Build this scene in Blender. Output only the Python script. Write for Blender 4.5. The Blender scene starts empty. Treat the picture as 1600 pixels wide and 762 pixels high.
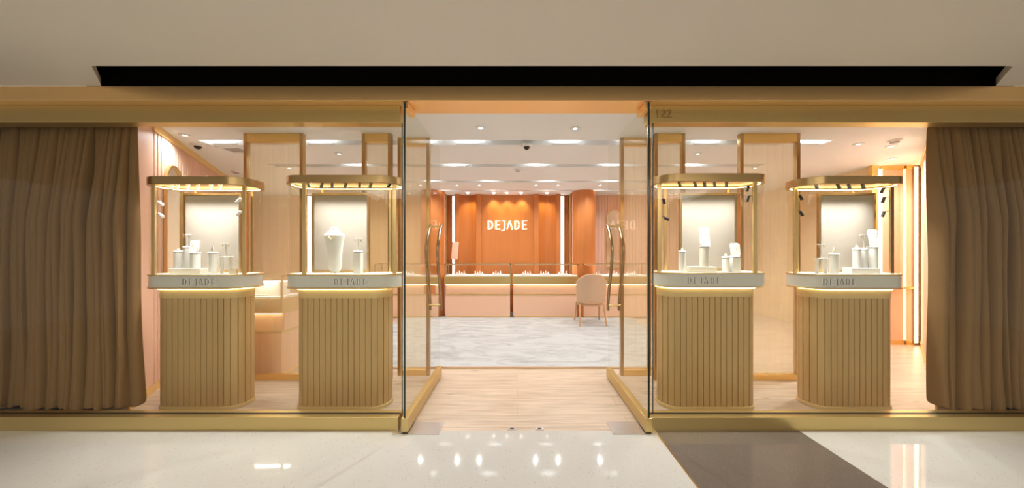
import bpy, bmesh, math, random
from mathutils import Vector, Matrix
PI = math.pi
random.seed(7)
C = bpy.context.scene
COL = C.collection

# ------------------------------------------------------------------ camera, world, big lights, exposure
F, CX, CY, EYE = 470.0, 808.0, 391.0, 1.40          # focal length (px of 1600), vanishing point, eye height
cam_d = bpy.data.cameras.new('camera'); cam = bpy.data.objects.new('camera', cam_d); COL.objects.link(cam)
cam.location = (0, 0, EYE); cam.rotation_euler = (PI/2, 0, 0)
cam_d.sensor_width = 36; cam_d.lens = F/1600*36
cam_d.shift_x = -8/1600; cam_d.shift_y = 10/1600
cam_d.clip_start = 0.05; cam_d.clip_end = 60
C.camera = cam

w = bpy.data.worlds.new('world'); C.world = w; w.use_nodes = True
w.node_tree.nodes['Background'].inputs[0].default_value = (1.0, 0.92, 0.82, 1)
w.node_tree.nodes['Background'].inputs[1].default_value = 0.55
C.view_settings.view_transform = 'Standard'; C.view_settings.look = 'None'
C.view_settings.gamma = 1; C.view_settings.use_curve_mapping = False
C.view_settings.exposure = 0.0
C.cycles.transparent_max_bounces = 32
C.cycles.max_bounces = 10

def lamp(kind, name, loc, power, color=(1, .9, .78), size=.3, size_y=None, rot=(0, 0, 0), parent=None, **kw):
    d = bpy.data.lights.new(name, kind); o = bpy.data.objects.new(name, d); COL.objects.link(o)
    d.energy = power; d.color = color
    if kind == 'AREA':
        d.size = size
        if size_y: d.shape = 'RECTANGLE'; d.size_y = size_y
    for k, v in kw.items(): setattr(d, k, v)
    if parent:
        o.parent = parent; o.location = Vector(loc) - Vector(parent['_w'])
    else: o.location = loc
    o.rotation_euler = rot
    return o

MALL_P = 88
lamp('AREA', 'mall_light', (-1.5, -1.6, 2.60), MALL_P, (1, .94, .85), 3.2, 1.2)
lamp('AREA', 'mall_light', (2.3, -1.6, 2.60), MALL_P, (1, .94, .85), 3.2, 1.2)

def PX(px, Y): return (px-CX)*Y/F
def PZ(py, Y): return EYE-(py-CY)*Y/F

# ------------------------------------------------------------------ materials
def mat(name, col, rough=.5, metal=0, emit=0, spec=.5, bump=None, vary=None, coat=0):
    m = bpy.data.materials.new(name); m.use_nodes = True; nt = m.node_tree
    b = nt.nodes['Principled BSDF']
    b.inputs['Base Color'].default_value = (*col, 1)
    b.inputs['Roughness'].default_value = rough; b.inputs['Metallic'].default_value = metal
    b.inputs['Specular IOR Level'].default_value = spec
    b.inputs['Coat Weight'].default_value = coat; b.inputs['Coat Roughness'].default_value = .12
    if emit:
        b.inputs['Emission Color'].default_value = (*col, 1); b.inputs['Emission Strength'].default_value = emit
    if vary or bump:
        sc = (vary or bump)[0]; stretch = (vary or bump)[1]
        tc = nt.nodes.new('ShaderNodeTexCoord'); mp = nt.nodes.new('ShaderNodeMapping')
        mp.inputs['Scale'].default_value = stretch
        nz = nt.nodes.new('ShaderNodeTexNoise'); nz.inputs['Scale'].default_value = sc; nz.inputs['Detail'].default_value = 5
        nt.links.new(tc.outputs['Object'], mp.inputs[0]); nt.links.new(mp.outputs[0], nz.inputs['Vector'])
        if vary:
            mx = nt.nodes.new('ShaderNodeMix'); mx.data_type = 'RGBA'
            mx.inputs[6].default_value = (*[c*(1-vary[2]) for c in col], 1)
            mx.inputs[7].default_value = (*[min(1, c*(1+vary[2])) for c in col], 1)
            nt.links.new(nz.outputs['Fac'], mx.inputs[0]); nt.links.new(mx.outputs[2], b.inputs['Base Color'])
        if bump:
            bp = nt.nodes.new('ShaderNodeBump'); bp.inputs['Strength'].default_value = bump[2]; bp.inputs['Distance'].default_value = .004
            nt.links.new(nz.outputs['Fac'], bp.inputs['Height']); nt.links.new(bp.outputs[0], b.inputs['Normal'])
    return m

def glass_mat(name, tint, refl=.6, veil=None, rough=0.0):
    m = bpy.data.materials.new(name); m.use_nodes = True; nt = m.node_tree; nt.nodes.clear()
    out = nt.nodes.new('ShaderNodeOutputMaterial')
    tr = nt.nodes.new('ShaderNodeBsdfTransparent'); tr.inputs[0].default_value = (*tint, 1)
    gl = nt.nodes.new('ShaderNodeBsdfGlossy'); gl.inputs['Roughness'].default_value = rough
    fr = nt.nodes.new('ShaderNodeFresnel'); fr.inputs[0].default_value = 1.45
    mu = nt.nodes.new('ShaderNodeMath'); mu.operation = 'MULTIPLY'; mu.inputs[1].default_value = refl
    ge = nt.nodes.new('ShaderNodeNewGeometry'); sb = nt.nodes.new('ShaderNodeMath'); sb.operation = 'SUBTRACT'; sb.inputs[0].default_value = 1
    m0 = nt.nodes.new('ShaderNodeMath'); m0.operation = 'MULTIPLY'; nt.links.new(ge.outputs['Backfacing'], sb.inputs[1])
    nt.links.new(fr.outputs[0], m0.inputs[0]); nt.links.new(sb.outputs[0], m0.inputs[1]); nt.links.new(m0.outputs[0], mu.inputs[0])
    mx = nt.nodes.new('ShaderNodeMixShader'); nt.links.new(mu.outputs[0], mx.inputs[0])
    base = tr
    if veil:
        df = nt.nodes.new('ShaderNodeBsdfDiffuse'); df.inputs[0].default_value = (*veil[0], 1)
        tl = nt.nodes.new('ShaderNodeBsdfTranslucent'); tl.inputs[0].default_value = (*veil[0], 1)
        a = nt.nodes.new('ShaderNodeMixShader'); a.inputs[0].default_value = .5
        nt.links.new(df.outputs[0], a.inputs[1]); nt.links.new(tl.outputs[0], a.inputs[2])
        tc = nt.nodes.new('ShaderNodeTexCoord'); mp = nt.nodes.new('ShaderNodeMapping'); mp.inputs['Scale'].default_value = (28, 28, .6)
        nz = nt.nodes.new('ShaderNodeTexNoise'); nz.inputs['Scale'].default_value = 1.5; nz.inputs['Detail'].default_value = 4
        mr = nt.nodes.new('ShaderNodeMapRange'); mr.inputs[3].default_value = veil[1]-.06; mr.inputs[4].default_value = veil[1]+.06
        nt.links.new(tc.outputs['Object'], mp.inputs[0]); nt.links.new(mp.outputs[0], nz.inputs['Vector']); nt.links.new(nz.outputs['Fac'], mr.inputs[0])
        b = nt.nodes.new('ShaderNodeMixShader'); nt.links.new(mr.outputs[0], b.inputs[0])
        nt.links.new(tr.outputs[0], b.inputs[1]); nt.links.new(a.outputs[0], b.inputs[2]); base = b
        # reeded ribs blur the mirror image
        wv = nt.nodes.new('ShaderNodeTexWave'); wv.bands_direction = 'X'; wv.inputs['Scale'].default_value = 14
        bp = nt.nodes.new('ShaderNodeBump'); bp.inputs['Strength'].default_value = .25; bp.inputs['Distance'].default_value = .003
        nt.links.new(tc.outputs['Object'], wv.inputs['Vector']); nt.links.new(wv.outputs['Fac'], bp.inputs['Height']); nt.links.new(bp.outputs[0], gl.inputs['Normal'])
    nt.links.new(base.outputs[0], mx.inputs[1]); nt.links.new(gl.outputs[0], mx.inputs[2])
    nt.links.new(mx.outputs[0], out.inputs[0])
    return m

M = {}
BR = (40, (1, 1, 14), .08)
M['gold_beam'] = mat('orange_brushed_brass', (.93, .63, .29), .38, .75)
M['gold_band'] = mat('olive_brushed_brass', (.62, .47, .20), .36, .9)
M['gold'] = mat('satin_brass', (.78, .56, .26), .28, 1)
M['gold_dark'] = mat('bronze_brass', (.56, .38, .18), .28, 1)
M['handle'] = mat('bronze_handle', (.42, .29, .17), .25, 1)
M['gold_bright'] = mat('yellow_brass', (.88, .62, .24), .3, .85)
M['gold_lacq'] = mat('gold_lacquered_wood', (.56, .375, .16), .42, .25, vary=(6, (14, 14, .5), .08))
M['gold_neck'] = mat('gold_lacquered_neck', (.66, .48, .22), .42, .25)
M['case_grey'] = mat('warm_grey_lacquer', (.64, .62, .55), .3, coat=.2)
M['white'] = mat('white_display', (.86, .86, .84), .4)
M['cream'] = mat('cream_display', (.80, .76, .66), .45)
M['deck'] = mat('ivory_deck', (.85, .80, .68), .35)
M['backdrop'] = mat('beige_linen_backdrop', (.34, .295, .245), .8, bump=(220, (1, 1, 1), .15))
M['black'] = mat('black_metal', (.012, .010, .009), .4)
M['slot'] = mat('black_recess', (.006, .005, .004), .9, spec=0)
M['ceil_mall'] = mat('mall_ceiling_paint', (.70, .66, .59), .85)
M['ceil'] = mat('shop_ceiling_paint', (.86, .90, .92), .7)
M['ceil_slot'] = mat('slot_grey', (.50, .48, .46), .7)
M['slot_white'] = mat('slot_backing', (.62, .61, .59), .8)
M['pink'] = mat('blush_panel', (.80, .50, .36), .45)
M['pink_body'] = mat('peach_lacquer', (.84, .53, .36), .35)
M['orange'] = mat('orange_wood', (.60, .20, .05), .38, vary=(3, (18, 18, .4), .12), coat=.1)
M['orange_dark'] = mat('brown_wood', (.42, .13, .04), .4)
M['amber_wood'] = mat('amber_wood', (.86, .57, .28), .4, vary=(3, (14, 14, .4), .12))
M['cream_wood'] = mat('cream_wood', (.92, .73, .46), .4, vary=(3, (14, 14, .4), .06))
M['chair'] = mat('tan_leather', (.58, .39, .255), .5)
M['oak'] = mat('pale_beech', (.62, .36, .19), .45)
M['steel'] = mat('brushed_steel', (.50, .46, .43), .35, .9)
M['curtain'] = mat('olive_brown_curtain', (.25, .145, .058), .75, spec=.2, bump=(160, (1, 1, 1), .25))
M['led'] = mat('warm_white_led', (1, .84, .50), .5, emit=9)
M['led_low'] = mat('lower_yellow_led', (1, .84, .42), .5, emit=7)
M['led_y'] = mat('yellow_led', (1, .84, .46), .5, emit=2.6)
M['led_w'] = mat('white_led', (1, .97, .92), .5, emit=4)
M['slotface'] = mat('slot_lamp_face', (1, .98, .95), .5, emit=1.4)
M['lampface'] = mat('lamp_face', (1, .97, .92), .5, emit=8)
M['sign'] = mat('lit_sign_letters', (1, .93, .80), .5, emit=1.6)
M['letter_in'] = mat('taupe_letter_face', (.20, .14, .11), .4)
M['mirror'] = mat('mirror_glass', (.86, .80, .68), .22, 1)
M['glass'] = glass_mat('clear_glass', (.985, .99, .975), .55)
M['glass_case'] = glass_mat('case_glass', (.985, .98, .96), .5)
M['glass_edge'] = mat('dark_glass_edge', (.015, .03, .022), .2)
M['reeded'] = glass_mat('amber_reeded_glass', (1, .985, .945), .7, veil=((.99, .88, .64), .21), rough=.14)

def floor_stone(name, col, dots, dark=False):
    m = mat(name, col, .045, spec=.5); nt = m.node_tree; b = nt.nodes['Principled BSDF']
    tc = nt.nodes.new('ShaderNodeTexCoord')
    v = nt.nodes.new('ShaderNodeTexVoronoi'); v.inputs['Scale'].default_value = 62 if not dark else 150
    r = nt.nodes.new('ShaderNodeValToRGB'); r.color_ramp.elements[0].position = .10; r.color_ramp.elements[1].position = .18
    n = nt.nodes.new('ShaderNodeTexNoise'); n.inputs['Scale'].default_value = 23 if not dark else 60
    r2 = nt.nodes.new('ShaderNodeValToRGB'); r2.color_ramp.elements[0].position = .42; r2.color_ramp.elements[1].position = .52
    mu = nt.nodes.new('ShaderNodeMath'); mu.operation = 'MULTIPLY'
    inv = nt.nodes.new('ShaderNodeMath'); inv.operation = 'SUBTRACT'; inv.inputs[0].default_value = 1
    mx = nt.nodes.new('ShaderNodeMix'); mx.data_type = 'RGBA'; mx.inputs[6].default_value = (*col, 1); mx.inputs[7].default_value = (*dots, 1)
    L = nt.links.new
    L(tc.outputs['Object'], v.inputs['Vector']); L(tc.outputs['Object'], n.inputs['Vector']); L(v.outputs['Distance'], r.inputs[0]); L(r.outputs[0], inv.inputs[1])
    L(n.outputs['Fac'], r2.inputs[0]); L(inv.outputs[0], mu.inputs[0]); L(r2.outputs[0], mu.inputs[1]); L(mu.outputs[0], mx.inputs[0]); L(mx.outputs[2], b.inputs['Base Color'])
    return m
M['terrazzo'] = floor_stone('pale_terrazzo', (.61, .59, .55), (.33, .25, .20))
M['granite'] = floor_stone('dark_speckled_granite', (.155, .125, .105), (.42, .38, .34), True)

def wood_floor():
    m = mat('pale_oak_planks', (.62, .45, .31), .33); nt = m.node_tree; b = nt.nodes['Principled BSDF']; L = nt.links.new
    tc = nt.nodes.new('ShaderNodeTexCoord')
    br = nt.nodes.new('ShaderNodeTexBrick'); br.inputs['Scale'].default_value = 1; br.inputs['Brick Width'].default_value = 1.8; br.inputs['Row Height'].default_value = .17
    br.inputs['Mortar Size'].default_value = .0015; br.inputs['Color1'].default_value = (.68, .535, .40, 1); br.inputs['Color2'].default_value = (.60, .465, .345, 1); br.inputs['Mortar'].default_value = (.40, .27, .17, 1)
    mp = nt.nodes.new('ShaderNodeMapping'); mp.inputs['Scale'].default_value = (1.2, 16, 1)
    nz = nt.nodes.new('ShaderNodeTexNoise'); nz.inputs['Scale'].default_value = 2.2; nz.inputs['Detail'].default_value = 7
    rp = nt.nodes.new('ShaderNodeValToRGB'); rp.color_ramp.elements[0].position = .25; rp.color_ramp.elements[0].color = (.72, .68, .64, 1); rp.color_ramp.elements[1].position = .6; rp.color_ramp.elements[1].color = (1, 1, 1, 1)
    mx = nt.nodes.new('ShaderNodeMix'); mx.data_type = 'RGBA'; mx.blend_type = 'MULTIPLY'; mx.inputs[0].default_value = 1
    kn = nt.nodes.new('ShaderNodeMapping'); kn.inputs['Scale'].default_value = (2.0, 9, 1)
    vo = nt.nodes.new('ShaderNodeTexVoronoi'); vo.inputs['Scale'].default_value = .9
    kr = nt.nodes.new('ShaderNodeValToRGB'); kr.color_ramp.elements[0].position = .03; kr.color_ramp.elements[0].color = (.5, .42, .36, 1); kr.color_ramp.elements[1].position = .10; kr.color_ramp.elements[1].color = (1, 1, 1, 1)
    m2 = nt.nodes.new('ShaderNodeMix'); m2.data_type = 'RGBA'; m2.blend_type = 'MULTIPLY'; m2.inputs[0].default_value = 1
    L(tc.outputs['Object'], br.inputs['Vector']); L(tc.outputs['Object'], mp.inputs[0]); L(mp.outputs[0], nz.inputs['Vector']); L(nz.outputs['Fac'], rp.inputs[0])
    L(br.outputs['Color'], mx.inputs[6]); L(rp.outputs[0], mx.inputs[7]); L(tc.outputs['Object'], kn.inputs[0]); L(kn.outputs[0], vo.inputs['Vector']); L(vo.outputs['Distance'], kr.inputs[0])
    L(mx.outputs[2], m2.inputs[6]); L(kr.outputs[0], m2.inputs[7]); L(m2.outputs[2], b.inputs['Base Color'])
    return m
M['woodfloor'] = wood_floor()
def carpet_mat():
    m = mat('marbled_grey_carpet', (.6, .58, .55), .95, spec=.1, bump=(300, (1, 1, 1), .4)); nt = m.node_tree; b = nt.nodes['Principled BSDF']; L = nt.links.new
    tc = nt.nodes.new('ShaderNodeTexCoord'); mp = nt.nodes.new('ShaderNodeMapping'); mp.inputs['Rotation'].default_value = (0, 0, .6); mp.inputs['Scale'].default_value = (1.0, 2.6, 1)
    nz = nt.nodes.new('ShaderNodeTexNoise'); nz.inputs['Scale'].default_value = 1.6; nz.inputs['Detail'].default_value = 8; nz.inputs['Distortion'].default_value = 1.6; nz.inputs['Roughness'].default_value = .62
    rp = nt.nodes.new('ShaderNodeValToRGB'); e = rp.color_ramp.elements
    e[0].position = .36; e[0].color = (.42, .405, .385, 1); e[1].position = .56; e[1].color = (.56, .55, .53, 1)
    L(tc.outputs['Object'], mp.inputs[0]); L(mp.outputs[0], nz.inputs['Vector']); L(nz.outputs['Fac'], rp.inputs[0]); L(rp.outputs[0], b.inputs['Base Color'])
    return m
M['carpet'] = carpet_mat()

# ------------------------------------------------------------------ mesh helpers
class MB:
    def __init__(s): s.v = []; s.f = []
    def add(s, vs, fs):
        n = len(s.v); s.v += [tuple(v) for v in vs]; s.f += [tuple(i+n for i in f) for f in fs]; return s
    def box(s, x0, x1, y0, y1, z0, z1):
        return s.add([(x0,y0,z0),(x1,y0,z0),(x1,y1,z0),(x0,y1,z0),(x0,y0,z1),(x1,y0,z1),(x1,y1,z1),(x0,y1,z1)],
                     [(0,3,2,1),(4,5,6,7),(0,1,5,4),(1,2,6,5),(2,3,7,6),(3,0,4,7)])
    def prism(s, pts, z0, z1, cap=True):            # pts counter-clockwise seen from above
        n = len(pts); vs = [(x,y,z0) for x,y in pts]+[(x,y,z1) for x,y in pts]
        fs = [(i,(i+1)%n,(i+1)%n+n,i+n) for i in range(n)]
        if cap: fs += [tuple(range(n-1,-1,-1)), tuple(range(n,2*n))]
        return s.add(vs, fs)
    def ring(s, outer, inner, z0, z1):
        n = len(outer); vs = [(x,y,z) for z in (z0,z1) for P in (outer,inner) for x,y in P]
        fs = []
        for i in range(n):
            j = (i+1)%n; o0,i0,o1,i1 = 0,n,2*n,3*n
            fs += [(o0+i,o0+j,o1+j,o1+i),(i0+j,i0+i,i1+i,i1+j),(o1+i,o1+j,i1+j,i1+i),(o0+j,o0+i,i0+i,i0+j)]
        return s.add(vs, fs)
    def tube(s, pts, r, seg=10, cap=True):
        pts = [Vector(p) for p in pts]; n = len(pts); vs = []; rs = r if isinstance(r, (list, tuple)) else [r]*n
        up = None
        for i, p in enumerate(pts):
            t = (pts[min(i+1,n-1)]-pts[max(i-1,0)]).normalized()
            if up is None:
                up = Vector((0,0,1)) if abs(t.z) < .9 else Vector((1,0,0))
            a = t.cross(up).normalized(); b = a.cross(t).normalized(); up = b
            for k in range(seg):
                q = 2*PI*k/seg; vs.append(p+(a*math.cos(q)+b*math.sin(q))*rs[i])
        fs = [(i*seg+k, i*seg+(k+1)%seg, (i+1)*seg+(k+1)%seg, (i+1)*seg+k) for i in range(n-1) for k in range(seg)]
        if cap: fs += [tuple(range(seg-1,-1,-1)), tuple(range((n-1)*seg, n*seg))]
        return s.add(vs, fs)
    def lathe(s, prof, c=(0,0,0), seg=24, sx=1, sy=1):   # prof: (r,z) bottom to top
        n = len(prof); vs = [(c[0]+r*sx*math.cos(2*PI*k/seg), c[1]+r*sy*math.sin(2*PI*k/seg), c[2]+z) for r, z in prof for k in range(seg)]
        fs = [(i*seg+k, i*seg+(k+1)%seg, (i+1)*seg+(k+1)%seg, (i+1)*seg+k) for i in range(n-1) for k in range(seg)]
        fs += [tuple(range(seg-1,-1,-1)), tuple(range((n-1)*seg, n*seg))]
        return s.add(vs, fs)
    def wall(s, path, z0, z1, th):                   # open plan path extruded up, given thickness (offset to the left of the path)
        n = len(path); P = [Vector(p) for p in path]; off = []
        for i in range(n):
            t = (P[min(i+1,n-1)]-P[max(i-1,0)]).normalized(); off.append(P[i]+Vector((-t.y, t.x))*th)
        return s.prism([tuple(p) for p in P]+[tuple(p) for p in reversed(off)], z0, z1) if th < 0 else s.prism([tuple(p) for p in P]+[tuple(p) for p in reversed(off)], z0, z1)
    def build(s, name, m, parent=None, smooth=None, bevel=0, seg=2):
        me = bpy.data.meshes.new(name)
        off = Vector(parent['_w']) if parent is not None and '_w' in parent else Vector((0,0,0))
        me.from_pydata([tuple(Vector(v)-off) for v in s.v], [], s.f); me.update()
        bm = bmesh.new(); bm.from_mesh(me); bmesh.ops.recalc_face_normals(bm, faces=bm.faces); bm.to_mesh(me); bm.free()
        me.materials.append(M[m] if isinstance(m, str) else m)
        o = bpy.data.objects.new(name, me); COL.objects.link(o)
        if smooth is not None:
            for p in me.polygons: p.use_smooth = True
            me.set_sharp_from_angle(angle=math.radians(smooth))
        if bevel:
            b = o.modifiers.new('bevel', 'BEVEL'); b.width = bevel; b.segments = seg; b.limit_method = 'ANGLE'
        if parent is not None:
            o.parent = parent
            o['_w'] = tuple(off)
        return o

def thing(name, label, cat, loc, group=None):
    o = bpy.data.objects.new(name, None); COL.objects.link(o); o.location = loc; o.empty_display_size = .1
    o['label'] = label; o['category'] = cat; o['_w'] = tuple(loc)
    if group: o['group'] = group
    return o
def tag(o, label, cat, group=None):
    o['label'] = label; o['category'] = cat
    if group: o['group'] = group
    return o
def struct(o, label=None):
    o['kind'] = 'structure'
    if label: o['label'] = label
    return o
def sempty(name, loc, label=None):
    o = bpy.data.objects.new(name, None); COL.objects.link(o); o.location = loc; o['_w'] = tuple(loc); o['kind'] = 'structure'
    if label: o['label'] = label
    return o
def recenter(o):                                     # put the origin of a single-mesh thing at its base
    me = o.data; xs = [v.co for v in me.vertices]
    c = Vector((sum(v.x for v in xs)/len(xs), sum(v.y for v in xs)/len(xs), min(v.z for v in xs)))
    me.transform(Matrix.Translation(-c)); o.location = c; return o

def arc(cx, cy, r, a0, a1, n): return [(cx+r*math.cos(a0+(a1-a0)*i/n), cy+r*math.sin(a0+(a1-a0)*i/n)) for i in range(n+1)]
def stadium(xl, xr, yc, r, n=16):                    # ccw from above
    return arc(xl, yc, r, PI/2, 3*PI/2, n)+arc(xr, yc, r, -PI/2, PI/2, n)

# ------------------------------------------------------------------ letters
def letter_curve(ch, x, h, t, depth, offset=0):
    """filled 2D outlines in the XY plane of one letter, returns (object, advance)"""
    W = {'D': .59, 'E': .57, 'J': .42, 'A': .72}[ch]*h; P = []
    if ch == 'D':
        P.append([(0,0),(0,h),(W*.45,h)]+[(W*.45+(W*.55)*math.sin(a), h/2+h/2*math.cos(a)) for a in [PI*i/14 for i in range(1,14)]]+[(W*.45,0)])
        ht = t*.62
        P.append([(t,ht),(t,h-ht),(W*.42,h-ht)]+[(W*.42+(W*.58-t)*math.sin(a), h/2+(h/2-ht)*math.cos(a)) for a in [PI*i/14 for i in range(1,14)]]+[(W*.42,ht)])
    elif ch == 'E':
        ht = t*.62
        P.append([(0,0),(W,0),(W,ht),(t,ht),(t,h/2-ht/2),(W*.86,h/2-ht/2),(W*.86,h/2+ht/2),(t,h/2+ht/2),(t,h-ht),(W,h-ht),(W,h),(0,h)])
    elif ch == 'J':
        ht = t*.62
        P.append([(W*.1,h),(W*.1,h-ht),(W-t,h-ht),(W-t,h*.12),(W-t-h*.03,0),(W-t-h*.10,-h*.06),(0,-h*.10),(0,-h*.10-ht),(W-t,-h*.14),(W-t*.4,-h*.05),(W,h*.12),(W,h)])
    else:
        P.append([(0,0),(W/2-t*.5,h),(W/2+t*.5,h),(W,0),(W-t*1.15,0),(W/2,h*.80),(t*.75,0)])
    cu = bpy.data.curves.new('c', 'CURVE'); cu.dimensions = '2D'; cu.fill_mode = 'BOTH'; cu.extrude = depth/2; cu.offset = offset
    for p in P:
        sp = cu.splines.new('POLY'); sp.points.add(len(p)-1); sp.use_cyclic_u = True
        for q, (a, b) in zip(sp.points, p): q.co = (a+x, b, 0, 1)
    o = bpy.data.objects.new('c', cu); COL.objects.link(o)
    me = bpy.data.meshes.new_from_object(o.evaluated_get(bpy.context.evaluated_depsgraph_get()))
    bpy.data.objects.remove(o); return me, W
def word_meshes(word, h, t, depth, total, offset=0):
    starts = (0, .192, .348, .476, .675, .868); out = []
    for c, q in zip(word, starts):
        me, W = letter_curve(c, -total/2+q*total, h, t, depth, offset); out.append(me)
    return out
def stand_up(me, cx, y, zb, base=(0,0,0)):            # XY plane -> XZ plane facing -Y
    me.transform(Matrix.Translation((cx-base[0], y-base[1], zb-base[2])) @ Matrix.Rotation(PI/2, 4, 'X')); return me

# ================================================================== STRUCTURE
CZ = 2.66                                            # shop ceiling
# mall floor
sx0, sx1 = 1.075, 2.19
f = MB().box(-9, sx0, -5, 2.335, -.05, 0).box(sx1, 9, -5, 2.335, -.05, 0).build('floor', 'terrazzo'); struct(f, 'polished pale speckled mall floor')
struct(MB().box(sx0, sx1, -5, 2.335, -.05, 0).build('trim_1', 'granite'), 'dark speckled granite strip across the mall floor')
struct(MB().box(sx0-.012, sx0, -5, 2.335, -.001, .0012).build('trim_2', 'gold_dark'), 'thin bronze line beside the dark floor strip')
f = MB().box(-8, 8, 2.335, 7.6, -.05, 0).build('floor', 'woodfloor'); struct(f, 'pale oak plank floor inside the shop')
# mall ceiling with the black slot
mc = MB(); zt = 2.658
mc.box(-9, 9, -5, 2.053, zt, zt+.06)
mc.prism([(-9,2.053),(-2.905,2.053),(-3.18,2.30),(-9,2.30)], zt, zt+.06)
mc.prism([(3.385,2.053),(9,2.053),(9,2.30),(3.66,2.30)], zt, zt+.06)
struct(mc.build('ceiling', 'ceil_mall'), 'plain warm grey mall ceiling')
sl = MB(); sl.box(-3.3, 3.8, 2.053-.02, 2.053, zt+.06, 3.2).box(-3.3, 3.8, 2.30, 2.32, zt, 3.2).box(-3.3, 3.8, 2.03, 2.32, 3.2, 3.22).box(-3.32, -3.3, 2.03, 2.32, zt+.06, 3.2).box(3.8, 3.82, 2.03, 2.32, zt+.06, 3.2)
struct(sl.build('trim_3', 'slot'), 'black recessed slot above the fascia')
# fascia
struct(MB().box(-9, 9, 2.30, 2.52, 2.545, 2.656).build('trim_4', 'gold_beam', bevel=.002), 'long orange gold fascia beam over the shopfront')
# shop ceiling with recessed slots
rows = [(3.44, 3.60), (4.39, 4.55), (5.43, 5.58), (6.28, 6.38)]
sc = MB(); y = 2.52
SXL, SXR = -3.66, 3.62
for a, b in rows+[(7.6, 7.6)]:
    sc.box(-8, 8, y, a, CZ, CZ+.10)
    if b > a: sc.box(-8, SXL, a, b, CZ, CZ+.10).box(SXR, 8, a, b, CZ, CZ+.10)
    y = b
struct(sc.build('ceiling', 'ceil'), 'white shop ceiling with narrow light slots')
st = MB()
for a, b in rows: st.box(SXL, SXR, a, b, CZ+.085, CZ+.10)
struct(st.build('trim_5', 'slot_white'), 'grey backing inside the ceiling slots')

def window(n, x0, x1, xg, side, label):
    w_ = sempty('window_%d' % n, ((x0+x1)/2, 2.40, 0), label)
    MB().box(x0, x1, 2.37, 2.47, 2.409, 2.545).build('header_band', 'gold_band', w_, bevel=.003)
    MB().box(x0, x1, 2.335, 2.445, 0, .104).build('bottom_rail', 'gold_band', w_, bevel=.002)
    MB().box(x0, x1, 2.383, 2.399, .104, .108).build('rail_gasket', 'black', w_)
    MB().box(x0, xg, 2.385, 2.397, .104, 2.41).build('glass_pane', 'glass', w_) if side < 0 else MB().box(xg, x1, 2.385, 2.397, .104, 2.41).build('glass_pane', 'glass', w_)
    MB().box(xg-.002, xg+.002, 2.3845, 2.3975, .104, 2.41).build('glass_edge', 'glass_edge', w_)
    return w_
w1 = window(1, -8, PX(622, 2.335), PX(628.5, 2.39), -1, 'left shop window of clear glass between gold rails')
w2 = window(2, PX(1016, 2.345), 8, PX(1020, 2.39), 1, 'right shop window of clear glass between gold rails')
# number 122 on the right header band
def text_mesh(body, size, depth):
    cu = bpy.data.curves.new('t', 'FONT'); cu.body = body; cu.size = size; cu.extrude = depth/2; cu.align_x = 'CENTER'
    o = bpy.data.objects.new('t', cu); COL.objects.link(o)
    me = bpy.data.meshes.new_from_object(o.evaluated_get(bpy.context.evaluated_depsgraph_get())); bpy.data.objects.remove(o); return me
me = text_mesh('122', .092, .012); stand_up(me, PX(1036.5, 2.37), 2.364, PZ(184, 2.37), w2['_w']); me.materials.append(M['gold_dark'])
o = bpy.data.objects.new('shop_number', me); COL.objects.link(o); o.parent = w2; o['label'] = 'raised bronze number 122'

# doors
def door(n, gx, yfar, label, hy):
    d = sempty('door_%d' % n, (gx, 2.30, 0), label)
    MB().box(gx-.006, gx+.006, 2.306, yfar, .10, 2.535).build('glass_pane', 'glass', d)
    MB().box(gx-.0065, gx+.0065, 2.300, 2.306, .10, 2.535).build('glass_edge', 'glass_edge', d)
    MB().box(gx-.026, gx+.026, 2.295, yfar+.005, .012, .118).build('bottom_rail', 'gold_band', d, bevel=.003)
    MB().box(gx-.024, gx+.024, 2.31, 2.47, 2.49, 2.543).build('pivot_fitting', 'gold_beam', d, bevel=.003)
    sgn = 1
    for s in (-1, 1):
        pts = []
        for i in range(25):
            u = i/24; z = 1.668-u*.895
            bow = -.135*math.sin(min(1, u/.30)*PI/2)*(1 if u < .30 else (.5+.5*math.cos((u-.30)/.70*PI)))
            bow += .03*math.exp(-u*14)
            pts.append((gx+s*.058, hy+.045+bow, z))
        h = MB().tube(pts, .0155, 12).build('handle', 'handle', d, smooth=50)
    MB().tube([(gx-.058, hy+.03, 1.650), (gx+.058, hy+.03, 1.650)], .010, 10).build('handle_connector', 'gold', d, smooth=50)
    MB().tube([(gx-.058, hy+.02, .83), (gx+.058, hy+.02, .83)], .010, 10).build('handle_connector', 'gold', d, smooth=50)
    return d
door(1, -.861, 3.335, 'left glass entrance door standing open inwards', 3.13)
door(2, 1.008, 3.310, 'right glass entrance door standing open inwards', 3.10)

# walls ----------------------------------------------------------------
def fluted(p0, p1, pitch, depth):                    # plan path of a fluted wall, room side on the right when walking p0->p1
    p0, p1 = Vector(p0), Vector(p1); d = p1-p0; n = max(1, int(d.length/pitch)); t = d/n; nn = Vector((d.y, -d.x)).normalized(); out = []
    for i in range(n):
        b = p0+t*i
        out += [tuple(b+nn*0), tuple(b+t*.08+nn*-depth), tuple(b+t*.2+nn*-depth), tuple(b+t*.28)]
    out.append(tuple(p1)); return out
WL0 = Vector((-3.37, 2.60)); dl = Vector((-.528, .849))
def wl(t): return Vector((-3.41, 2.664))+dl*t
def wall_slab(name, path, back, mname, label=None, z0=0, z1=CZ):
    m = MB().prism(path+back, z0, z1).build(name, mname); struct(m, label); return m
a = tuple(wl(-.07)); b = tuple(wl(.3825)); c = tuple(wl(4.93))
wall_slab('wall_left', [a, b], [(b[0]-.3, b[1]), (a[0]-.3, a[1])], 'pink', 'smooth blush end of the left wall')
flp = fluted(b, c, .075, .008)
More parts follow.
